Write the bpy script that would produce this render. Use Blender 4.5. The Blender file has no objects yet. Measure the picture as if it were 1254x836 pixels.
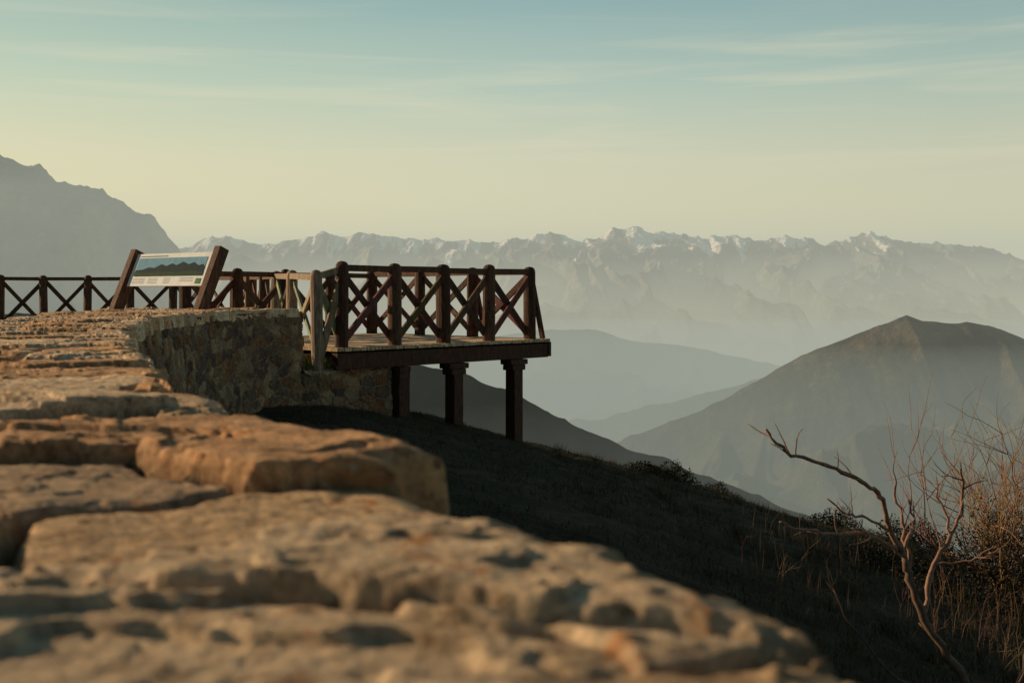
import bpy, math, random
import numpy as np
from mathutils import Vector
random.seed(7)
rng=np.random.default_rng(11)
S=bpy.context.scene
F=1393.0
# ------------------------------------------------------------ noise helpers
def h2(ix,iy,seed):
    ix=ix.astype(np.int64); iy=iy.astype(np.int64)
    n=(ix*374761393+iy*668265263+seed*1274126177)&0xffffffff
    n=((n^(n>>13))*1274126177)&0xffffffff
    n=((n^(n>>16))*2246822519)&0xffffffff
    n=n^(n>>15)
    return (n&0xffffff)/float(0x1000000)
def gn(x,y,seed=0):
    x=np.asarray(x,float); y=np.asarray(y,float)
    x0=np.floor(x); y0=np.floor(y); fx=x-x0; fy=y-y0
    u=fx*fx*fx*(fx*(fx*6-15)+10); v=fy*fy*fy*(fy*(fy*6-15)+10)
    def g(dx,dy):
        a=h2(x0+dx,y0+dy,seed)*2*math.pi
        return np.cos(a)*(fx-dx)+np.sin(a)*(fy-dy)
    return 1.5*((g(0,0)*(1-u)+g(1,0)*u)*(1-v)+(g(0,1)*(1-u)+g(1,1)*u)*v)
def fbm(x,y,o=4,seed=0,g=.5):
    s=0;a=1
    for i in range(o):
        s=s+a*gn(x*2**i+i*17.3,y*2**i-i*9.1,seed+i); a*=g
    return s
def ridged(x,y,o=5,seed=0,g=.5):
    s=0;a=1;w=1
    for i in range(o):
        n=1-np.abs(gn(x*2.03**i+i*7.7,y*2.03**i+i*3.1,seed+i)); n=n*n*w
        w=np.clip(n*1.6,0,1); s=s+a*n; a*=g
    return s
def voro(x,y,seed=0,j=.85):
    x0=np.floor(x); y0=np.floor(y)
    f1=np.full(x.shape,9.);f2=np.full(x.shape,9.);idx=np.zeros(x.shape);cx=np.zeros(x.shape);cy=np.zeros(x.shape)
    for dx in(-1,0,1):
        for dy in(-1,0,1):
            a=x0+dx;b=y0+dy
            px=a+.5+j*(h2(a,b,seed)-.5);py=b+.5+j*(h2(a,b,seed+5)-.5)
            d=np.hypot(px-x,py-y); r=h2(a,b,seed+9)
            m=d<f1
            f2=np.where(m,f1,np.minimum(f2,d)); idx=np.where(m,r,idx);cx=np.where(m,px,cx);cy=np.where(m,py,cy)
            f1=np.where(m,d,f1)
    return f1,f2,idx,cx,cy
def ss(a,b,x):
    t=np.clip((x-a)/(b-a),0,1); return t*t*(3-2*t)
# ------------------------------------------------------------ mesh helpers
def link(o): S.collection.objects.link(o); return o
def mesh_np(name,V,Fc,mat,col=None,smooth=True,parent=None):
    me=bpy.data.meshes.new(name)
    V=np.asarray(V,np.float32).reshape(-1,3); Fc=np.asarray(Fc,np.int32); k=Fc.shape[1]
    me.vertices.add(len(V)); me.vertices.foreach_set('co',V.ravel())
    me.loops.add(Fc.size); me.loops.foreach_set('vertex_index',Fc.ravel())
    me.polygons.add(len(Fc)); me.polygons.foreach_set('loop_start',np.arange(0,Fc.size,k,dtype=np.int32))
    me.polygons.foreach_set('loop_total',np.full(len(Fc),k,np.int32))
    me.update(calc_edges=True); me.validate()
    me.polygons.foreach_set('use_smooth',np.full(len(me.polygons),smooth))
    if col is not None:
        a=me.color_attributes.new('Col','FLOAT_COLOR','POINT')
        c=np.ones((len(V),4),np.float32); c[:,:3]=np.asarray(col).reshape(-1,3); a.data.foreach_set('color',c.ravel())
    me.materials.append(mat)
    o=link(bpy.data.objects.new(name,me))
    if parent: o.parent=parent
    return o
def grid(name,X,Y,Z,mat,col=None,flip=False,parent=None,smooth=True):
    n,m=X.shape
    V=np.stack([X,Y,Z],-1).reshape(-1,3)
    i=np.arange(n*m).reshape(n,m)
    f=np.stack([i[:-1,:-1],i[:-1,1:],i[1:,1:],i[1:,:-1]],-1).reshape(-1,4)
    if flip: f=f[:,::-1]
    return mesh_np(name,V,f,mat,col,smooth,parent)
class MB:
    def __init__(s): s.v=[];s.f=[];s.c=[]
    def add(s,vs,fs,c):
        b=len(s.v); s.v+= [tuple(v) for v in vs]; s.f+=[tuple(b+i for i in f) for f in fs]; s.c+=[c]*len(vs)
    def build(s,name,mat,parent=None,smooth=False,bevel=0):
        me=bpy.data.meshes.new(name); me.from_pydata(s.v,[],s.f); me.update()
        a=me.color_attributes.new('Col','FLOAT_COLOR','POINT')
        a.data.foreach_set('color',np.array([(c[0],c[1],c[2],1) for c in s.c],np.float32).ravel())
        me.polygons.foreach_set('use_smooth',[smooth]*len(me.polygons))
        me.materials.append(mat); o=link(bpy.data.objects.new(name,me))
        if parent: o.parent=parent
        if bevel:
            m=o.modifiers.new('b','BEVEL'); m.width=bevel; m.segments=2; m.limit_method='ANGLE'
        return o
def beam(mb,p,q,w,h,c,up=(0,0,1),jit=0.0):
    p=Vector(p);q=Vector(q);d=(q-p).normalized();u=Vector(up)
    s=d.cross(u)
    if s.length<1e-4: s=Vector((1,0,0))
    s.normalize();u=s.cross(d).normalized()
    vs=[]
    for e in(p,q):
        for a,b in((-1,-1),(1,-1),(1,1),(-1,1)):
            vs.append(e+s*(a*w/2+random.uniform(-jit,jit))+u*(b*h/2+random.uniform(-jit,jit)))
    mb.add(vs,[(0,3,2,1),(4,5,6,7),(0,1,5,4),(1,2,6,5),(2,3,7,6),(3,0,4,7)],c)
def post(mb,x,y,z0,z1,r,c,lean=(0,0),sides=14):
    ph=random.uniform(0,6);H=z1-z0
    rings=[(0,1),(.3,1),(.6,.99),(1-.09/H*1.0,.98),(1-.06/H,.93),(1-.03/H,.78),(1-.01/H,.5)]
    vs=[];fs=[]
    for t,k in rings:
        for i in range(sides):
            a=2*math.pi*i/sides
            rr=r*k*(1+.06*math.sin(2*a+ph)+.04*math.sin(5*a+ph*2+t))
            vs.append((x+lean[0]*t+rr*math.cos(a),y+lean[1]*t+rr*math.sin(a),z0+H*t))
    n=len(rings)
    for j in range(n-1):
        for i in range(sides):
            a=j*sides+i;b=j*sides+(i+1)%sides
            fs.append((a,b,b+sides,a+sides))
    vs.append((x+lean[0],y+lean[1],z1)); k=len(vs)-1
    for i in range(sides): fs.append(((n-1)*sides+i,(n-1)*sides+(i+1)%sides,k))
    mb.add(vs,fs,c)
def tube(mb,pts,rad,c,sides=6):
    vs=[];fs=[];pts=[Vector(p) for p in pts];n=len(pts)
    for i,p in enumerate(pts):
        d=(pts[min(i+1,n-1)]-pts[max(i-1,0)]).normalized()
        s=d.cross(Vector((.13,.9,.2))).normalized();u=s.cross(d)
        for k in range(sides):
            a=2*math.pi*k/sides; vs.append(p+(s*math.cos(a)+u*math.sin(a))*rad[i])
    for i in range(n-1):
        for k in range(sides):
            a=i*sides+k;b=i*sides+(k+1)%sides; fs.append((a,b,b+sides,a+sides))
    fs.append(tuple((n-1)*sides+k for k in range(sides)))
    mb.add(vs,fs,c)
# ------------------------------------------------------------ materials
def newmat(n):
    m=bpy.data.materials.new(n); m.use_nodes=True; nt=m.node_tree; b=nt.nodes['Principled BSDF']
    b.inputs['Specular IOR Level'].default_value=.2
    return m,nt,b
def ND(nt,t,**k):
    n=nt.nodes.new(t)
    for a,b in k.items(): setattr(n,a,b)
    return n
def noise(nt,scale,detail=6,rough=.6,vec=None,dist=0):
    n=ND(nt,'ShaderNodeTexNoise'); n.inputs['Scale'].default_value=scale; n.inputs['Detail'].default_value=detail
    n.inputs['Roughness'].default_value=rough; n.inputs['Distortion'].default_value=dist
    if vec: nt.links.new(vec,n.inputs['Vector'])
    return n.outputs['Fac']
def ramp(nt,fac,stops):
    r=ND(nt,'ShaderNodeValToRGB'); e=r.color_ramp.elements
    while len(e)<len(stops): e.new(.5)
    for i,(p,c) in enumerate(stops):
        e[i].position=p; e[i].color=(*c,1) if len(c)==3 else c
    nt.links.new(fac,r.inputs['Fac']); return r.outputs['Color']
def mix(nt,fac,a,b,mode='MIX'):
    m=ND(nt,'ShaderNodeMix',data_type='RGBA',blend_type=mode)
    for s,v in((0,fac),(6,a),(7,b)):
        if isinstance(v,(int,float)): m.inputs[s].default_value=v
        elif isinstance(v,tuple): m.inputs[s].default_value=(*v,1)
        else: nt.links.new(v,m.inputs[s])
    return m.outputs[2]
def attr(nt): return ND(nt,'ShaderNodeAttribute',attribute_name='Col').outputs['Color']
def pos(nt,scale=(1,1,1)):
    g=ND(nt,'ShaderNodeNewGeometry'); m=ND(nt,'ShaderNodeMapping'); m.inputs['Scale'].default_value=scale
    nt.links.new(g.outputs['Position'],m.inputs['Vector']); return m.outputs['Vector']
def bump(nt,b,h,dist,strength=1.0,prev=None):
    n=ND(nt,'ShaderNodeBump'); n.inputs['Distance'].default_value=dist; n.inputs['Strength'].default_value=strength
    nt.links.new(h,n.inputs['Height'])
    if prev: nt.links.new(prev,n.inputs['Normal'])
    nt.links.new(n.outputs['Normal'],b.inputs['Normal']); return n.outputs['Normal']
def stone_mat(name,bd=.012,bd2=.003,g=1.0):
    m,nt,b=newmat(name); p=pos(nt)
    base=attr(nt)
    n1=noise(nt,9,8,.65,p,.4); c=mix(nt,1.0,base,ramp(nt,n1,[(.3,(.66*g,.58*g,.5*g)),(.5,(1.0*g,.97*g,.92*g)),(.7,(1.45*g,1.36*g,1.22*g))]),'MULTIPLY')
    n2=noise(nt,55,6,.75,p); c=mix(nt,1.0,c,ramp(nt,n2,[(.34,(.5,.44,.4)),(.5,(1.0,1.0,1.0)),(.66,(1.35,1.32,1.28))]),'MULTIPLY')
    n3=noise(nt,11,7,.7,p,.8); c=mix(nt,ramp(nt,n3,[(.57,(0,0,0)),(.65,(.75,.75,.75))]),c,(.54,.21,.06))   # orange lichen
    n4=noise(nt,22,7,.75,p,.3); c=mix(nt,ramp(nt,n4,[(.60,(0,0,0)),(.68,(.6,.6,.6))]),c,(.64,.56,.44))  # pale lichen
    n5=noise(nt,27,7,.8,p); c=mix(nt,ramp(nt,n5,[(.35,(.8,.8,.8)),(.43,(0,0,0))]),c,(.10,.065,.04))
    nt.links.new(c,b.inputs['Base Color']); b.inputs['Roughness'].default_value=.92
    q=bump(nt,b,noise(nt,30,10,.75,p),bd,.8); bump(nt,b,noise(nt,150,6,.75,p),bd2,.9,q)
    return m
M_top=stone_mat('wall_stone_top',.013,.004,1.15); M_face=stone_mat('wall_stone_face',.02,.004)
def wood_mat():
    m,nt,b=newmat('weathered_wood'); p=pos(nt)
    c=mix(nt,1.0,attr(nt),ramp(nt,noise(nt,5,6,.7,pos(nt,(6,6,1.2))),[(.3,(.4,.38,.36)),(.5,(.9,.9,.9)),(.72,(1.9,1.8,1.7))]),'MULTIPLY')
    c=mix(nt,ramp(nt,noise(nt,16,6,.7,p),[(.58,(0,0,0)),(.75,(.5,.5,.5))]),c,(.18,.12,.085))
    nt.links.new(c,b.inputs['Base Color']); b.inputs['Roughness'].default_value=.75
    bump(nt,b,noise(nt,9,8,.7,pos(nt,(9,9,1.5))),.012,.8); return m
M_wood=wood_mat()
def simple(name,rough=.9,bs=None,bd=.01,mult=True,sc=8):
    m,nt,b=newmat(name); p=pos(nt)
    c=attr(nt)
    if mult: c=mix(nt,1.0,c,ramp(nt,noise(nt,sc,8,.7,p),[(.3,(.55,.55,.55)),(.7,(1.5,1.5,1.5))]),'MULTIPLY')
    nt.links.new(c,b.inputs['Base Color']); b.inputs['Roughness'].default_value=rough
    if bs: bump(nt,b,noise(nt,bs,8,.7,p),bd)
    return m
M_grass=simple('grass_ground',1,25,.05); M_blade=simple('grass_blades',.8,mult=False); M_twig=simple('bark',.7,60,.003,sc=30)
M_terr=simple('terrace_gravel',1,40,.02)
M_mtn=simple('mountain_rock',1,.015,20,sc=.012); M_forest=simple('mountain_forest',1,.05,9,sc=.03)
# ------------------------------------------------------------ main stone wall
EY=np.array([.0,.585,.7,1.03,1.16,1.33,1.86,2.32,3.1,4.64,6.97,9.3,11.2,13.27,14.5,15.2,16.])
EX=np.array([.33,.19,.125,.02,-.05,-.12,-.41,-.64,-.98,-1.55,-2.33,-2.92,-3.18,-3.28,-3.1,-2.8,-2.4])
IY=np.array([0,.5,2.5,4.5,7.3,11,15.5,17]); IX=np.array([-1.1,-1.2,-1.95,-2.7,-3.45,-4.5,-5.4,-5.6])
def edge(y):
    e=np.interp(y,EY,EX)
    wy=y+.04*gn(y*6,y*0+3,3)
    k=np.floor(wy/.21); f=wy/.21-k
    r0=h2(k,k*0,31);r1=h2(k+1,k*0,31)
    st=r0+(r1-r0)*ss(.85,1,f)
    return e+(st-.5)*.075+.008*gn(y*14,y*0+9,8)+.003*gn(y*50,y*0+5,12)
def top_height(x,y):
    xr=x*.96+y*.28; yr=y*.96-x*.28
    wx=xr+.05*fbm(xr*3,yr*3,4,41,.45); wy=yr+.03*fbm(xr*3+9,yr*3,4,42,.45)
    f1,f2,idx,cx,cy=voro(wx/.52,wy/.30,51)
    e=f2-f1+.015*fbm(x*30,y*30,3,77)
    z=(idx-.5)*.018+((wx/.52-cx)*(h2(cx*97,cy*91,4)-.5)+(wy/.30-cy)*(h2(cx*83,cy*71,6)-.5))*.015
    z=z-.032*(1-ss(-.01,.06,e))-.004*(1-ss(0,.2,e))
    an=(h2(cx*53,cy*61,8)-.5)*2.2; ca=np.cos(an);sa=np.sin(an)
    bx=xr*ca+yr*sa; by=yr*ca-xr*sa
    b=fbm(bx*2.2+cx*3,by*3.3+cy*5,5,60,.5)
    on=ss(.4,.5,h2(cx*31,cy*37,12))
    z=z+on*(.009*ss(.05,.085,b)+.006*ss(.36,.40,b)-.008*ss(.27,.32,-b))
    z=z+.0045*fbm(x*4,y*6,2,90)+.0020*fbm(x*20,y*27,5,93,.62)
    pt=fbm(x*26,y*34,3,99); z=z-.0022*ss(.4,.8,pt)
    return z,idx,e,b
ys=np.exp(np.linspace(math.log(.22),math.log(15.25),1200)); ts=np.linspace(0,1,560)
Y,T=np.meshgrid(ys,ts,indexing='ij'); xe=edge(Y); xi=np.interp(Y,IY,IX)
X=xi+(xe-xi)*T
Z,idx,e,id2=top_height(X,Y)
de=xe-X
Z=-.196+Z-.10*(1-ss(0,.018,de))**2-.012*(1-ss(0,.06,de))
endd=15.25-Y; Z-=.15*(1-ss(0,.1,endd))
c0=np.array([.60,.44,.27]);c1=np.array([.48,.365,.25]);c2=np.array([.65,.52,.36]);c3=np.array([.57,.36,.20])
w=idx[...,None]
C=np.where(w<.3,c0,np.where(w<.55,c1,np.where(w<.85,c2,c3)))*(.4+.6*ss(-.01,.05,e))[...,None]
wall=bpy.data.objects.new('stone_wall',None); link(wall)
grid('wall_top',X,Y,Z,M_top,C,flip=True,parent=wall)
def face_disp(s,z,seed):
    ws=s+.03*fbm(s*9,z*9,3,seed); wz=z+.02*fbm(s*9+5,z*9,3,seed+1)
    f1,f2,idx,cx,cy=voro(ws/.25,wz/.13,seed+2,.85)
    e=f2-f1
    d=.032*ss(0,.13,e)*(.5+.9*idx)+.010*fbm(s*20,z*20,4,seed+3)
    m=ss(.03,.10,e)[...,None]
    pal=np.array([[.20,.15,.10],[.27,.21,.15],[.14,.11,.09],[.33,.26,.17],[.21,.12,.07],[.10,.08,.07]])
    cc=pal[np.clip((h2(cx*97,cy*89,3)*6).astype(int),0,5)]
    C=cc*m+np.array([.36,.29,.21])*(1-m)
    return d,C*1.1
def wall_face(name,PX,PY,s,z,seed,parent):
    tx=np.gradient(PX,s);ty=np.gradient(PY,s)
    k=9
    ker=np.ones(k)/k; tx=np.convolve(np.pad(tx,k//2,'edge'),ker,'valid');ty=np.convolve(np.pad(ty,k//2,'edge'),ker,'valid')
    l=np.hypot(tx,ty);nx=ty/l;ny=-tx/l
    SS,ZZ=np.meshgrid(s,z,indexing='ij'); d,C=face_disp(SS,ZZ,seed)
    bat=.06*(z.max()-ZZ)
    d=d-.035+bat
    return grid(name,PX[:,None]+nx[:,None]*d,PY[:,None]+ny[:,None]*d,ZZ,M_face,C,flip=True,parent=parent)
yy=np.linspace(.25,15.22,1000); ex=edge(yy); exs=np.interp(yy,EY,EX)*.6+ex*.4-.01
s=np.concatenate([[0],np.cumsum(np.hypot(np.diff(exs),np.diff(yy)))])
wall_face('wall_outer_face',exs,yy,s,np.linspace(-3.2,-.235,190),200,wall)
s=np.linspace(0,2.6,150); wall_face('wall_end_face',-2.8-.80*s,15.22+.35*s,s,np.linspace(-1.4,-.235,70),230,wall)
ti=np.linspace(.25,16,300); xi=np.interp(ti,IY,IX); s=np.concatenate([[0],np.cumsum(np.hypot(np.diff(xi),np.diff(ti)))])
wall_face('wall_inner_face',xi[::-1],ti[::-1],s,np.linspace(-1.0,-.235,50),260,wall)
# ------------------------------------------------------------ platform frame
D1=np.array([.672,.741]); N1=np.array([.741,-.672])
A=np.array([-2.34,15.6]); B=np.array([.29,18.5])
def P(a,n): return A+D1*a+N1*n
low=bpy.data.objects.new('lower_stone_wall',None); link(low)
s=np.linspace(0,2.15,190); q=P(-.66,.0)
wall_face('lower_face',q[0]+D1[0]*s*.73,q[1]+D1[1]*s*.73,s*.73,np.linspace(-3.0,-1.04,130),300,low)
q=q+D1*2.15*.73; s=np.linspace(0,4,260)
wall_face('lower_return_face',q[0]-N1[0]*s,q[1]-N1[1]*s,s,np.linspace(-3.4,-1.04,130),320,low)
aa,nn=np.meshgrid(np.linspace(-.66,.94,110),np.linspace(.06,-3.0,150),indexing='ij')
XX=A[0]+D1[0]*aa+N1[0]*nn; YY=A[1]+D1[1]*aa+N1[1]*nn
zz=-1.02+.03*fbm(XX*7,YY*7,4,7)-.05*(1-ss(0,.06,.06-nn))-.05*(1-ss(0,.06,.94-aa))
_,Cc=face_disp(XX,YY,340); grid('lower_top',XX,YY,zz,M_top,Cc*1.2,flip=False,parent=low)
tp=[(-.5,-3),(-.6,.6),(-1.2,2.3),(-1.9,4.6),(-2.8,7.3),(-3.5,9.5),(-4.0,13),(-3.7,15.0),(-3.15,15.6),(-2.35,16.1),(-2.9,17.0),(-5,19.2),(-6.4,22),(-7.6,25),(-8.0,28.6),(-45,28.6),(-45,-3)]
mb=MB(); n=len(tp)
mb.add([(x,y,-.84) for x,y in tp]+[(x,y,-7) for x,y in tp],[tuple(range(n))]+[(i,i+n,(i+1)%n+n,(i+1)%n) for i in range(n)],(.13,.11,.06))
mb.build('terrace_ground',M_terr)
# ------------------------------------------------------------ hillside
def gz(x,y):
    z=-.98-.14*((x+2)+np.sqrt((x+2)**2+1))+.026*y-.00375*y*np.abs(y)
    z=z+.10*fbm(x*.35,y*.35,4,500)+.03*fbm(x*2,y*2,3,505)
    far=np.maximum(np.hypot(x,y)-45,0); return z-far*.35
xs=np.concatenate([np.linspace(-60,-6,30)[:-1],np.linspace(-6,20,330),np.linspace(20,400,60)[1:]])
ysg=np.concatenate([np.linspace(-60,0,20)[:-1],np.linspace(0,50,420),np.linspace(50,700,80)[1:]])
X,Y=np.meshgrid(xs,ysg,indexing='xy'); Z=gz(X,Y)
Z=np.where(X<-4.2,np.minimum(Z,-1.5),Z)
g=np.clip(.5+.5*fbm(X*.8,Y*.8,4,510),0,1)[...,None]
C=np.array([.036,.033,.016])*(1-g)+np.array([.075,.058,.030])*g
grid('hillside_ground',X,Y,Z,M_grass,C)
def blades(name,x,y,hmin,hmax,wd,cols,lean=.5,z=None):
    n=len(x); z=gz(x,y)-.01 if z is None else z
    h=rng.uniform(hmin,hmax,n); a=rng.uniform(0,2*math.pi,n); la=rng.uniform(0,2*math.pi,n); l=rng.uniform(0,lean,n)*h
    dx=np.cos(a)*wd/2*rng.uniform(.6,1.4,n);dy=np.sin(a)*wd/2
    b=np.stack([x,y,z],-1); d=np.stack([dx,dy,0*dx],-1)
    m=b+np.stack([np.cos(la)*l*.35,np.sin(la)*l*.35,h*.6],-1); t=b+np.stack([np.cos(la)*l,np.sin(la)*l,h],-1)
    V=np.stack([b-d,b+d,m+d*.7,m-d*.7,t],1).reshape(-1,3)
    k=np.arange(n)[:,None]*5
    f=np.concatenate([k+np.array([[0,1,2]]),k+np.array([[0,2,3]]),k+np.array([[3,2,4]])],0)
    cols=np.array(cols); c=cols[rng.integers(0,len(cols),n)]*rng.uniform(.6,1.3,n)[:,None]
    return mesh_np(name,V,f,M_blade,np.repeat(c,5,0),False)
N=150000
r=rng.uniform(0,1,N); y=2.5+30*r; x=np.interp(y,EY,EX)+.25+rng.uniform(0,1,N)**1.1*(3+.62*y)
cl=fbm(x*1.3,y*1.3,3,520); k=cl>-.35; x,y=x[k],y[k]
ok=~((y>14)&(y<21)&(x<-1.0)&(((x-A[0])*N1[0]+(y-A[1])*N1[1])<.12)&(((x-A[0])*D1[0]+(y-A[1])*D1[1])<1.1)); x,y=x[ok],y[ok]
blades('grass',x,y,.012,.07,.006,[(.045,.045,.018),(.07,.056,.026),(.12,.085,.045),(.04,.037,.017)],1.5)
ct=rng.uniform(0,1,(260,2)); tx=.6+ct[:,0]*9; ty=4+ct[:,1]*18; k=tx>ty*.02-.3; tx,ty=tx[k],ty[k]
x=np.repeat(tx,40)+rng.normal(0,.05,len(tx)*40); y=np.repeat(ty,40)+rng.normal(0,.05,len(tx)*40)
blades('grass',x,y,.05,.17,.005,[(.12,.09,.045),(.08,.065,.03),(.05,.045,.02)],1.1)
x=rng.uniform(.8,5.5,2200); y=rng.uniform(4,12,2200); k=(x>y*.20)&(fbm(x,y,3,530)>-0.05); x,y=x[k],y[k]
blades('dry_grass',x,y,.2,.5,.0032,[(.17,.12,.07),(.12,.085,.05),(.08,.06,.035)],.5)
t=rng.uniform(-.64,-.02,900); q=rng.uniform(-.5,.02,900)
blades('grass_tuft',A[0]+D1[0]*t+N1[0]*q,A[1]+D1[1]*t+N1[1]*q,.06,.2,.008,[(.12,.13,.035),(.20,.18,.06),(.08,.09,.03)],.7,z=np.full(900,-1.0))
# ------------------------------------------------------------ viewing platform
WD=(.085,.042,.028); WD2=(.13,.067,.042); WL=(.30,.23,.165); DK=(.62,.47,.30)
plat=bpy.data.objects.new('viewing_platform',None); link(plat)
ZD=-.73; LEN=float(np.linalg.norm(B-A))
mb=MB()
a=-.18
while a<LEN+.30:
    w=.135; p=P(a+w/2,.13+random.uniform(-.008,.012));q=P(a+w/2,-4.05); k=random.uniform(.8,1.15)
    dz=random.uniform(-.003,.003)
    beam(mb,(p[0],p[1],ZD-.025+dz),(q[0],q[1],ZD-.025+dz),w-.012,.05,tuple(c*k for c in DK)); a+=w
mb.build('deck_boards',M_wood,plat)
mb=MB()
def bm(a0,n0,a1,n1,z,w,h,c=WD):
    p=P(a0,n0);q=P(a1,n1); beam(mb,(p[0],p[1],z),(q[0],q[1],z),w,h,c,jit=.004)
for n_ in(.04,-1.9,-3.9): bm(-.15,n_,LEN+.33,n_,ZD-.19,.14,.23)
for a_ in(.3,1.6,2.9,LEN+.1): bm(a_,-.04,a_,-3.8,ZD-.17,.12,.18)
bm(LEN+.36,.13,LEN+.36,-4.05,ZD-.17,.06,.24)
mb.build('deck_beams',M_wood,plat,bevel=.008)
mb=MB()
for al in(1.05,2.15,3.5):
    for n_ in(.03,-3.3):
        p=P(al,n_); zt=ZD-.31; zb=float(gz(np.array([p[0]]),np.array([p[1]]))[0])-.3
        u=(D1[0],D1[1],0)
        beam(mb,(p[0],p[1],zb),(p[0],p[1],zt-.08),.20,.20,WD,up=u,jit=.004)
        beam(mb,(p[0],p[1],zt-.08),(p[0],p[1],zt+.002),.24,.40 if al>1.5 else .22,WD,up=u,jit=.004)
        beam(mb,(p[0],p[1],zt-.17),(p[0],p[1],zt-.082),.22,.30 if al>1.5 else .21,WD,up=u,jit=.004)
mb.build('support_legs',M_wood,plat,bevel=.01)
mb=MB()
def xbay(p,q,z0,z1,c1=WD2,c2=WD,off=.045,rail=True,w=.095,rz=None,zb=None):
    p=np.array(p);q=np.array(q);d=(q-p)/np.linalg.norm(q-p);n_=np.array([d[1],-d[0]])
    z0b,z1b=(z0,z1) if zb is None else zb
    j=lambda: random.uniform(-.02,.02)
    for s_,(za,zc),c in((1,(z0+.05+j(),z1b-.14+j()),c1),(-1,(z1-.14+j(),z0b+.05+j()),c2)):
        o=n_*off*s_*.55
        beam(mb,(p[0]+o[0],p[1]+o[1],za),(q[0]+o[0],q[1]+o[1],zc),.035,w*random.uniform(.9,1.1),tuple(k*random.uniform(.8,1.3) for k in c),jit=.004)
    if rail:
        e=d*.02
        beam(mb,(p[0]-e[0],p[1]-e[1],z1-.1+j()*.4),(q[0]+e[0],q[1]+e[1],z1b-.1+j()*.4),.085,.085,c1,jit=.004)
ZT=.455
pts=[A+D1*LEN*i/4 for i in range(5)]
for i in range(4): xbay(pts[i],pts[i+1],ZD,ZT)
for i,p in enumerate(pts): post(mb,p[0],p[1],ZD-.02,ZT+random.uniform(-.015,.02),.105 if i in(1,2) else .095,WD2 if i%2 else WD,lean=(random.uniform(-.012,.012),0))
ep=[B-N1*3.9*i/3 for i in range(4)]
for i in range(3): xbay(ep[i],ep[i+1],ZD,ZT)
for p in ep[1:]: post(mb,p[0],p[1],ZD-.02,ZT,.1,WD)
fp=[ep[3]-D1*LEN*i/4 for i in range(5)]
for i in range(4): xbay(fp[i],fp[i+1],ZD,ZT-.02)
for p in fp[1:]: post(mb,p[0],p[1],ZD-.02,ZT-.02,.095,WD)
p=B+D1*.05;q=B+D1*.32
beam(mb,(p[0],p[1],ZT-.22),(q[0],q[1],ZD+.0),.07,.06,WD)
p=ep[1]+D1*.05;q=ep[1]+D1*.32; beam(mb,(p[0],p[1],ZT-.22),(q[0],q[1],ZD),.07,.06,WD)
mb.build('platform_railing',M_wood,plat)
# ------------------------------------------------------------ terrace fence
mb=MB()
fl=[(A[0],A[1],ZD,ZT,.105),(-2.62,15.35,-1.0,.33,.085),(-3.37,17.4,-.86,.37,.085),(-4.08,19.6,-.86,.40,.09),(-4.75,21.8,-.86,.42,.1),(-5.4,23.5,-.86,.44,.12),(-6.25,25.6,-.86,.46,.1),(-7.3,27.2,-.86,.46,.1)]
x=-8.34
while x>-26: fl.append((x,28.0+.06*math.sin(x),-.86,.46+random.uniform(-.02,.02),.105)); x-=1.065
for i in range(len(fl)-1):
    a_,b_=fl[i],fl[i+1]
    lt=WL if i<3 else WD2
    xbay(a_[:2],b_[:2],a_[2]+.02,a_[3],lt,WL if i<2 else WD,zb=(b_[2]+.02,b_[3]))
    if i: post(mb,a_[0],a_[1],a_[2]-.1,a_[3],a_[4],(WL if i in(1,2,3) else (.2,.11,.06) if i==5 else WD2),lean=(random.uniform(-.03,.03),0))
mb.build('wooden_fence',M_wood)
# ------------------------------------------------------------ information sign
sign=bpy.data.objects.new('information_sign',None); link(sign)
h=Vector((.80,-.60,0)).normalized(); back=Vector((.60,.80,0)); up=(Vector((0,0,.40))+back*.17).normalized(); nr=h.cross(up).normalized()
if nr.y>0: nr=-nr
O=Vector((-4.86,14.35,.10))
W=1.50;Hh=.44
mb=MB()
for k in(-.085,W+.085):
    p=O+h*k-up*1.02-nr*.03; q=O+h*k+up*(Hh+.06)-nr*.03
    beam(mb,p,q,.11,.14,WD2,up=nr,jit=.004)
for v_ in(.08,Hh-.1):
    beam(mb,O+h*(-.05)+up*v_-nr*.06,O+h*(W+.05)+up*v_-nr*.06,.05,.07,WD,up=up)
mb.build('sign_frame',M_wood,sign,bevel=.006)
def flat(name,x0,y0,x1,y1,d,col,rough=.8,poly=None):
    m,nt,b=newmat(name+'_mat'); b.inputs['Specular IOR Level'].default_value=.1
    c=mix(nt,ramp(nt,noise(nt,14,5,.6,pos(nt)),[(.35,(0,0,0)),(.65,(1,1,1))]),tuple(c*.8 for c in col),col)
    nt.links.new(c,b.inputs['Base Color']); b.inputs['Roughness'].default_value=rough
    mb=MB(); pl=poly or [(x0,y0),(x1,y0),(x1,y1),(x0,y1)]
    mb.add([O+h*x*W+up*y*Hh+nr*d for x,y in pl],[tuple(range(len(pl)))],(1,1,1)); return mb.build(name,m,sign)
m,nt,b=newmat('sign_board_mat')
nt.links.new(mix(nt,ramp(nt,noise(nt,6,5,.6,pos(nt)),[(.35,(0,0,0)),(.65,(1,1,1))]),(.60,.69,.73),(.72,.80,.84)),b.inputs['Base Color']); b.inputs['Roughness'].default_value=.6
mb=MB(); beam(mb,O+up*Hh/2-nr*.008,O+h*W+up*Hh/2-nr*.008,Hh,.016,(1,1,1),up=nr); mb.build('sign_board',m,sign)
flat('picture_sky',.05,.30,.95,.86,.004,(.20,.44,.60))
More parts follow.
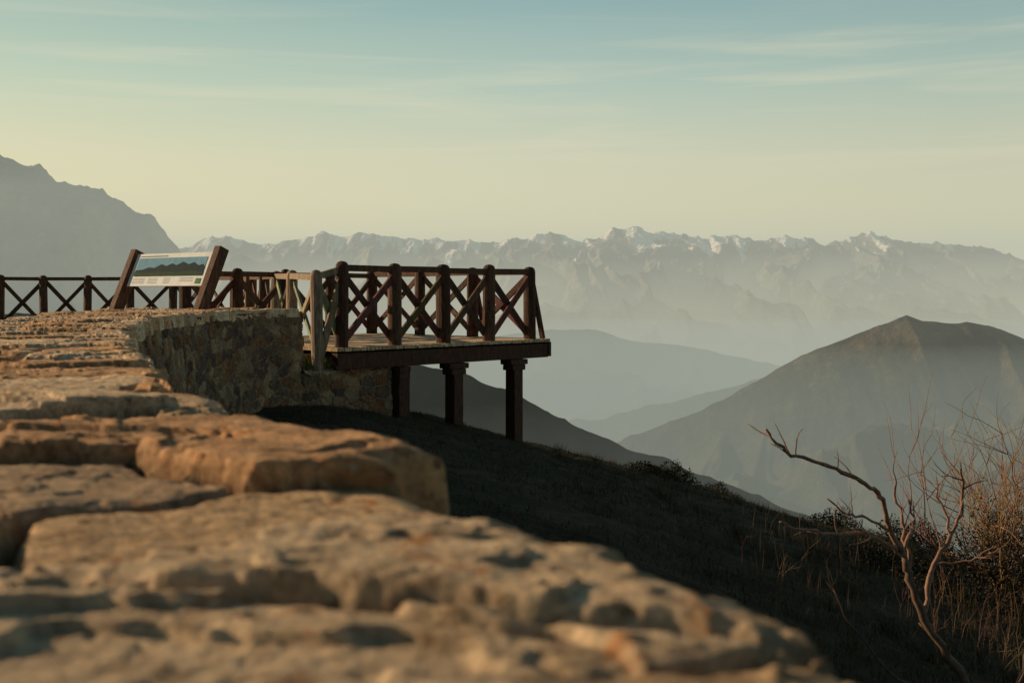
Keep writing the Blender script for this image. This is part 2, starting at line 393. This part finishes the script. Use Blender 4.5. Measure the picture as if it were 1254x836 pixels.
flat('picture_mountains',0,0,0,0,.006,(.012,.04,.055),poly=[(.05,.36),(.95,.36),(.95,.56),(.92,.64),(.87,.60),(.80,.70),(.74,.64),(.66,.72),(.58,.62),(.52,.68),(.45,.60),(.38,.66),(.30,.55),(.22,.57),(.14,.50),(.05,.48)])
flat('picture_valley',0,0,0,0,.008,(.03,.075,.035),poly=[(.05,.30),(.95,.30),(.95,.41),(.8,.45),(.6,.40),(.4,.43),(.2,.40),(.05,.43)])
flat('title_band',.05,.90,.42,.93,.004,(.35,.38,.37))
flat('corner_mark',.89,.06,.955,.22,.004,(.10,.30,.12))
for i in range(4):
    for j in range(4):
        if j==3 and i>2: continue
        x0=.05+j*.21; flat('caption_line',x0,.23-i*.05,x0+.17-.04*((i*3+j)%3),.241-i*.05,.004,(.46,.52,.54))
# ------------------------------------------------------------ shrubs
def jitpath(p,n=5,a=.02):
    out=[]
    p=[Vector(q) for q in p]
    for i in range(len(p)-1):
        for k in range(n):
            t=k/n; q=p[i].lerp(p[i+1],t)
            if k: q=q+Vector((random.gauss(0,a),random.gauss(0,a),random.gauss(0,a)))
            out.append(q)
    out.append(p[-1]); return out
def twig(mb,p,d,L,r,depth,c,spread=.6,upb=.25):
    n=5;pts=[p];q=p.copy();dd=d.normalized()
    for i in range(n):
        dd=(dd+Vector((random.gauss(0,.16),random.gauss(0,.16),random.gauss(0,.14)+upb*.15))).normalized(); q=q+dd*(L/n); pts.append(q.copy())
    tube(mb,pts,[r*(1-.7*i/n) for i in range(n+1)],c,5)
    if depth>0:
        for _ in range(random.randint(3,5)):
            i=random.randint(1,n); nd=(dd+Vector((random.gauss(0,spread),random.gauss(0,spread),random.gauss(0,spread)+upb))).normalized()
            twig(mb,pts[i],nd,L*random.uniform(.45,.75),r*.55,depth-1,c,spread,upb)
BR=(.27,.16,.11)
mb=MB()
def br(pl,r0,r1,c=BR,n=4,a=.006,tw=3):
    pts=jitpath(pl,n,a); m=len(pts); tube(mb,pts,[(r0+(r1-r0)*i/(m-1))*random.uniform(.85,1.2) for i in range(m)],c,7)
    for _ in range(tw):
        i=random.randint(m//4,m-1); d=(pts[min(i+1,m-1)]-pts[i-1]).normalized()+Vector((random.gauss(0,.6),random.gauss(0,.6),random.gauss(.3,.5)))
        twig(mb,pts[i],d,random.uniform(.07,.2),r1*.8,0,c)
base=Vector((2.52,6.0,-2.35))
trunk=[base,(2.36,6.0,-1.98),(2.18,6.02,-1.72),(2.09,6.0,-1.50),(2.07,6.0,-1.38)]
br(trunk,.024,.018,(.15,.10,.07))
br([(2.07,6.0,-1.38),(1.98,5.95,-1.24),(1.93,5.9,-1.10),(1.86,5.85,-1.00),(1.76,5.8,-.94),(1.60,5.75,-.87),(1.42,5.7,-.81),(1.33,5.65,-.75),(1.26,5.65,-.67)],.016,.006,tw=9)
br([(2.07,6.0,-1.38),(1.98,5.95,-1.32),(1.84,5.9,-1.24),(1.62,5.8,-1.22),(1.45,5.75,-1.19),(1.34,5.7,-1.14)],.013,.005,tw=8)
br([(1.98,5.95,-1.24),(1.84,5.9,-1.16),(1.72,5.85,-1.13),(1.62,5.85,-1.05)],.009,.004,tw=5)
br([(2.09,6.0,-1.45),(2.09,6.05,-1.25),(2.06,6.1,-1.12),(2.05,6.1,-.97)],.012,.005,tw=5)
br([(2.07,6.0,-1.34),(2.14,6.05,-1.22),(2.12,6.1,-1.1)],.011,.005,tw=4)
br([(2.18,6.02,-1.68),(2.26,6.1,-1.45),(2.37,6.15,-1.30),(2.45,6.2,-1.2),(2.46,6.2,-1.02),(2.44,6.2,-.95)],.014,.006,tw=8)
br([(2.26,6.1,-1.45),(2.44,6.05,-1.42),(2.56,6.0,-1.36)],.008,.004,tw=4)
br([(2.37,6.15,-1.30),(2.34,6.2,-1.14),(2.30,6.2,-1.05)],.008,.004,tw=4)
br([base,(2.1,5.7,-2.05),(1.85,5.6,-1.85),(1.66,5.6,-1.62),(1.58,5.6,-1.45)],.008,.0025,(.12,.08,.06),tw=8)
br([base,(2.7,6.0,-2.0),(2.78,6.1,-1.7),(2.9,6.1,-1.5)],.010,.0035,(.12,.08,.06),tw=8)
mb.build('bare_shrub',M_twig,smooth=True)
def bush(name,cx,cy,n,L,r,c,depth=2,sp=.55,tilt=.5):
    mb=MB()
    for _ in range(n):
        x=cx+random.gauss(0,.24);y=cy+random.gauss(0,.3); z=float(gz(np.array([x]),np.array([y]))[0])-.05
        twig(mb,Vector((x,y,z)),Vector((random.gauss(0,tilt),random.gauss(0,tilt),1)),L*random.uniform(.6,1.1),r,depth,tuple(k*random.uniform(.7,1.2) for k in c),sp,.35)
    return mb.build(name,M_twig,smooth=True)
bush('thorn_bush',4.65,10.6,18,1.0,.010,(.32,.19,.115),tilt=.35)
bush('thorn_bush',4.95,10.9,40,1.2,.011,(.36,.21,.125),tilt=.25,sp=.7)
bush('thorn_bush',4.9,9.4,10,.6,.008,(.16,.11,.075))
bush('thorn_bush',4.1,12.8,7,.4,.008,(.12,.085,.06))
bush('thorn_bush',3.1,7.2,9,.45,.006,(.12,.09,.06))
bush('thorn_bush',1.75,7.4,7,.35,.005,(.10,.07,.05))
def leafy(name,cx,cy,rx,ry,hh,n,sz,col):
    x=cx+rng.normal(0,rx*.5,n);y=cy+rng.normal(0,ry*.5,n); 
    f=np.exp(-((x-cx)/rx)**2-((y-cy)/ry)**2); z=gz(x,y)+hh*f*rng.uniform(.1,1,n)*(1+.4*fbm(x*4,y*4,3,600))
    a=rng.uniform(0,6.28,n);b=rng.uniform(-1,1,n)
    d1=np.stack([np.cos(a),np.sin(a),b],-1)*sz; d2=np.stack([-np.sin(a),np.cos(a),rng.uniform(-1,1,n)],-1)*sz*.5
    c=np.stack([x,y,z],-1); V=np.stack([c-d1,c+d2,c+d1,c-d2],1).reshape(-1,3)
    k=np.arange(n)[:,None]*4; c=np.array(col)*rng.uniform(.5,1.6,n)[:,None]
    mesh_np(name,V,k+np.array([[0,1,2,3]]),M_blade,np.repeat(c,4,0),False)
leafy('low_shrub',4.8,10.6,.95,.8,1.0,15000,.014,(.045,.038,.018))
leafy('low_shrub',4.0,11.8,.5,.5,.55,4000,.016,(.03,.03,.014))
leafy('low_shrub',5.5,9.8,.9,.7,1.0,12000,.014,(.035,.032,.016))
for (cx,cy,hh) in((3.2,22,.38),(4.4,24,.32),(6.0,21,.4),(2.6,21,.25),(6.9,19,.45)):
    leafy('low_shrub',cx,cy,.5,.5,hh,2200,.022,(.03,.03,.014))
# ------------------------------------------------------------ mountains
def prof(pts,Y0):
    u=np.array([p[0] for p in pts],float);v=np.array([p[1] for p in pts],float)
    return (u-627)/F*Y0, -(v-360)/F*Y0
def mountain(name,pts,Y0,x0,x1,front,backd,nx,ny,slope,Lx,Ly,amp,jag,seed,mat,colf,pw=.9,env=900.,warp=.7,g=.46):
    px,pz=prof(pts,Y0)
    yn=np.linspace(0,1,ny)**1.35
    yv=np.concatenate([Y0-front*yn[::-1],Y0+backd*np.linspace(0,1,16)[1:]])
    X,Yv=np.meshgrid(np.linspace(x0,x1,nx),yv,indexing='xy')
    d=np.abs(Y0-Yv)
    k=ss(0,env,d)
    wx=X+k*fbm(X/Lx*.6,Yv/Ly*.8,3,seed)*Lx*warp
    cr=np.interp(wx,px,pz)
    crs=sum(np.interp(wx+o*Lx,px,pz) for o in np.linspace(-.8,.8,9))/9
    cr=cr*(1-k)+crs*k
    jg=jag*(ridged(X/(Lx*.35),Yv*0+Yv/(Lx*.8),5,seed+3)-.9)
    rd=ridged(wx/Lx,Yv/Ly+.3*gn(X/Lx,Yv/Lx,seed+8),7,seed+20,g)-.95
    Z=cr+jg-slope*d**pw*(1000**(1-pw))+amp*rd*ss(0,env,d)
    C=colf(X,Yv,Z)
    return grid(name,X,Yv,Z,mat,C)
def rock(base,forest,tl,snow=None,sth=.35,fs=300.):
    def f(X,Yv,Z):
        g=fbm(X/fs,Yv/fs,6,700,.6)*.5+.5
        t=ss(-150,150,Z-tl+g*250)[...,None]
        C=np.array(forest)*(1-t)+np.array(base)*t
        C=C*(.6+.8*np.clip(g,0,1))[...,None]
        if snow is not None:
            n=fbm(X/230,Yv/800,6,710,.62)+ (Z-snow)/330.+.35*fbm(X/2200,Yv*0+1,2,715)
            gx=np.gradient(Z,axis=1)/np.abs(np.gradient(X,axis=1)+1e-6)
            m=ss(sth,sth+.18,n-.25*np.abs(gx))[...,None]*.95
            C=C*(1-m)+np.array([.95,.95,.95])*m
        return C
    return f
far=[(-900,300),(-400,290),(0,300),(230,305),(250,292),(275,290),(300,297),(320,301),(345,296),(365,292),(385,290),(397,283),(415,290),(440,287),(470,290),(500,293),(530,292),(550,297),(570,295),(600,298),(625,293),(650,290),(672,286),(690,288),(715,295),(730,290),(752,280),(775,277),(800,284),(830,287),(860,292),(890,286),(915,292),(930,297),(960,289),(985,291),(1010,299),(1040,292),(1065,285),(1090,292),(1120,300),(1150,297),(1180,302),(1210,304),(1235,312),(1254,317),(1400,320),(2200,300)]
mountain('mountain_range',far,16000,-9500,11500,5200,2500,1500,190,.42,1000,2600,290,42,800,M_mtn,rock((.17,.165,.15),(.08,.085,.07),150,545,.42),env=1300,g=.42)
left=[(-1500,180),(-700,140),(-300,170),(-100,205),(-40,200),(0,192),(20,197),(50,205),(70,222),(100,230),(125,232),(150,250),(175,262),(190,268),(205,290),(218,303),(232,335),(262,400),(330,470),(420,540),(500,600)]
mountain('mountain',left,11500,-12000,-900,4200,2000,800,220,.55,800,1700,280,40,830,M_mtn,rock((.25,.23,.19),(.10,.10,.07),0,1330,.5),env=900)
mid=[(-600,420),(0,430),(300,440),(420,430),(520,425),(600,412),(660,405),(700,403),(730,404),(760,414),(800,420),(840,424),(880,432),(930,443),(1000,455),(1100,445),(1300,430),(1700,400)]
mountain('distant_hills',mid,8800,-5200,7500,3000,1500,700,130,.30,800,1500,150,10,860,M_forest,rock((.07,.07,.045),(.05,.055,.03),0),env=800)
mid2=[(-200,700),(300,640),(520,590),(600,560),(660,530),(700,514),(740,512),(780,500),(830,490),(880,476),(930,464),(980,455),(1100,440),(1400,430),(1800,420)]
mountain('distant_hills',mid2,5600,-3500,5500,2600,1200,700,150,.34,600,1200,120,10,960,M_forest,rock((.085,.075,.045),(.05,.05,.03),0),env=600)
hill=[(300,760),(560,690),(640,610),(700,562),(740,546),(800,523),(860,502),(900,482),(950,452),(1000,426),(1050,408),(1085,395),(1110,384),(1130,392),(1160,394),(1200,396),(1230,405),(1254,415),(1320,430),(1400,405),(1700,380),(2000,400)]
mountain('forested_hill',hill,3500,-900,3400,2400,1300,1000,330,.50,420,1000,130,6,904,M_forest,rock((.115,.092,.055),(.062,.058,.034),-60,fs=120.),env=420,warp=.45,g=.46)
h2p=[(500,950),(800,860),(880,750),(940,715),(1000,690),(1060,655),(1110,632),(1160,600),(1200,580),(1254,560),(1330,530),(1500,480),(1900,440)]
mountain('forested_hill',h2p,2500,300,2600,1300,700,700,220,.55,260,600,60,5,1010,M_forest,rock((.07,.055,.035),(.045,.04,.024),-60,fs=100.),env=300,warp=.4,g=.46)
near=[(-400,350),(200,400),(400,430),(470,440),(500,447),(560,455),(600,470),(640,487),(700,520),(760,545),(820,563),(880,590),(950,615),(1010,640),(1100,690),(1300,800),(1600,980)]
mountain('wooded_ridge',near,1450,-1100,1050,900,500,500,160,.6,180,340,32,4,920,M_forest,rock((.035,.036,.024),(.025,.028,.018),-60,fs=60.),env=170)
X,Y=np.meshgrid(np.linspace(-40000,40000,200),np.linspace(300,60000,200)); Z=-900+40*fbm(X/1500,Y/1500,4,940)
g=np.clip(.5+.5*fbm(X/600,Y/600,4,950),0,1)[...,None]
grid('valley_ground',X,Y,Z-np.maximum(Y-40000,0)*.02,M_forest,np.array([.04,.045,.025])*(1-g)+np.array([.08,.08,.045])*g)
# ------------------------------------------------------------ haze volumes over the valley, self-glowing: emission stands in for scattered sunlight
def haze(name,prism,sig,L):
    x0,x1,pr=prism
    m=bpy.data.materials.new(name); m.use_nodes=True; nt=m.node_tree; nt.nodes.clear()
    o=ND(nt,'ShaderNodeOutputMaterial'); a=ND(nt,'ShaderNodeVolumeAbsorption'); e=ND(nt,'ShaderNodeEmission'); ad=ND(nt,'ShaderNodeAddShader')
    a.inputs['Color'].default_value=(0,0,0,1); a.inputs['Density'].default_value=sig
    e.inputs['Color'].default_value=(*L,1); e.inputs['Strength'].default_value=sig
    nt.links.new(a.outputs[0],ad.inputs[0]);nt.links.new(e.outputs[0],ad.inputs[1]);nt.links.new(ad.outputs[0],o.inputs['Volume'])
    k=len(pr); mb=MB()
    mb.add([(x0,y,z) for y,z in pr]+[(x1,y,z) for y,z in pr],[tuple(range(k))[::-1],tuple(range(k,2*k))]+[(i,(i+1)%k,(i+1)%k+k,i+k) for i in range(k)],(1,1,1)); mb.build(name,m)
haze('valley_haze',(-38000,38000,[(600,-1500),(30000,-1500),(30000,1300),(600,950)]),1/15500,(.49,.51,.42))
haze('valley_mist',(-30000,30000,[(8000,-1600),(15400,-1600),(15400,560),(8000,-950)]),1/4800,(.78,.71,.50))
haze('valley_mist',(-29000,29000,[(450,-1550),(9000,-1550),(9000,-190),(450,-130)]),1/6000,(.34,.38,.33))
# ------------------------------------------------------------ sky
w=bpy.data.worlds.new('World'); S.world=w; w.use_nodes=True; nt=w.node_tree; bg=nt.nodes['Background']
EL=math.radians(18); az=math.radians(-69)
sk=ND(nt,'ShaderNodeTexSky',sky_type='NISHITA'); sk.sun_disc=False; sk.sun_elevation=EL; sk.sun_rotation=az; sk.dust_density=3
tc=ND(nt,'ShaderNodeTexCoord'); sp=ND(nt,'ShaderNodeSeparateXYZ'); nt.links.new(tc.outputs['Generated'],sp.inputs[0])
def lin(r,g,b):
    return tuple(((c/255)/12.92 if c/255<=.04045 else ((c/255+.055)/1.055)**2.4) for c in(r,g,b))
zr=ramp(nt,sp.outputs['Z'],[(0,lin(255,246,188)),(.05,lin(255,243,190)),(.11,lin(228,226,189)),(.18,lin(180,205,190)),(.25,lin(134,175,178)),(.5,lin(75,112,124)),(1,lin(45,75,92))])
dp=ND(nt,'ShaderNodeVectorMath',operation='DOT_PRODUCT'); nt.links.new(tc.outputs['Generated'],dp.inputs[0]); dp.inputs[1].default_value=(math.sin(az),math.cos(az),.1)
side=ramp(nt,dp.outputs['Value'],[(0,(.86,.88,.90)),(.35,(1.0,1.0,1.0)),(.9,(1.25,1.15,.95))])
c=mix(nt,1.0,zr,side,'MULTIPLY')
yb=ramp(nt,sp.outputs['Y'],[(0,(.40,.43,.50)),(.6,(1,1,1))]); c=mix(nt,1.0,c,yb,'MULTIPLY')
mp=ND(nt,'ShaderNodeMapping'); mp.inputs['Scale'].default_value=(1.6,1.6,26); mp.inputs['Rotation'].default_value=(0,math.radians(-1.0),0); mp.inputs['Location'].default_value=(.6,0,.9); nt.links.new(tc.outputs['Generated'],mp.inputs['Vector'])
cl=noise(nt,1.7,7,.58,mp.outputs['Vector'],.6)
clm=ramp(nt,cl,[(.48,(0,0,0)),(.72,(.6,.6,.6))])
hb=ramp(nt,sp.outputs['Z'],[(.06,(0,0,0)),(.12,(1,1,1)),(.21,(.6,.6,.6)),(.25,(.05,.05,.05))])
c=mix(nt,mix(nt,1.0,clm,hb,'MULTIPLY'),c,lin(240,230,194))
sc=mix(nt,1.0,sk.outputs[0],(.1,.1,.1),'MULTIPLY')
c=mix(nt,.1,c,sc)
nt.links.new(c,bg.inputs['Color']); bg.inputs['Strength'].default_value=1.0
# ------------------------------------------------------------ sun
sd=bpy.data.lights.new('sun','SUN'); sd.energy=5; sd.angle=math.radians(.6); sd.color=(1,.70,.42)
so=link(bpy.data.objects.new('sun',sd)); Ld=Vector((math.sin(az)*math.cos(EL),math.cos(az)*math.cos(EL),math.sin(EL))); so.rotation_euler=Ld.to_track_quat('Z','Y').to_euler()
# ------------------------------------------------------------ camera
cd=bpy.data.cameras.new('camera'); cam=link(bpy.data.objects.new('camera',cd)); cam.location=(0,0,0); cam.rotation_euler=(math.pi/2,0,0)
cd.lens=40; cd.sensor_width=36; cd.shift_y=-58/1254; cd.clip_start=.02; cd.clip_end=200000
cd.dof.use_dof=True; cd.dof.focus_distance=16.5; cd.dof.aperture_fstop=6.8
S.camera=cam
S.view_settings.view_transform='Standard'; S.view_settings.look='None'; S.view_settings.exposure=0
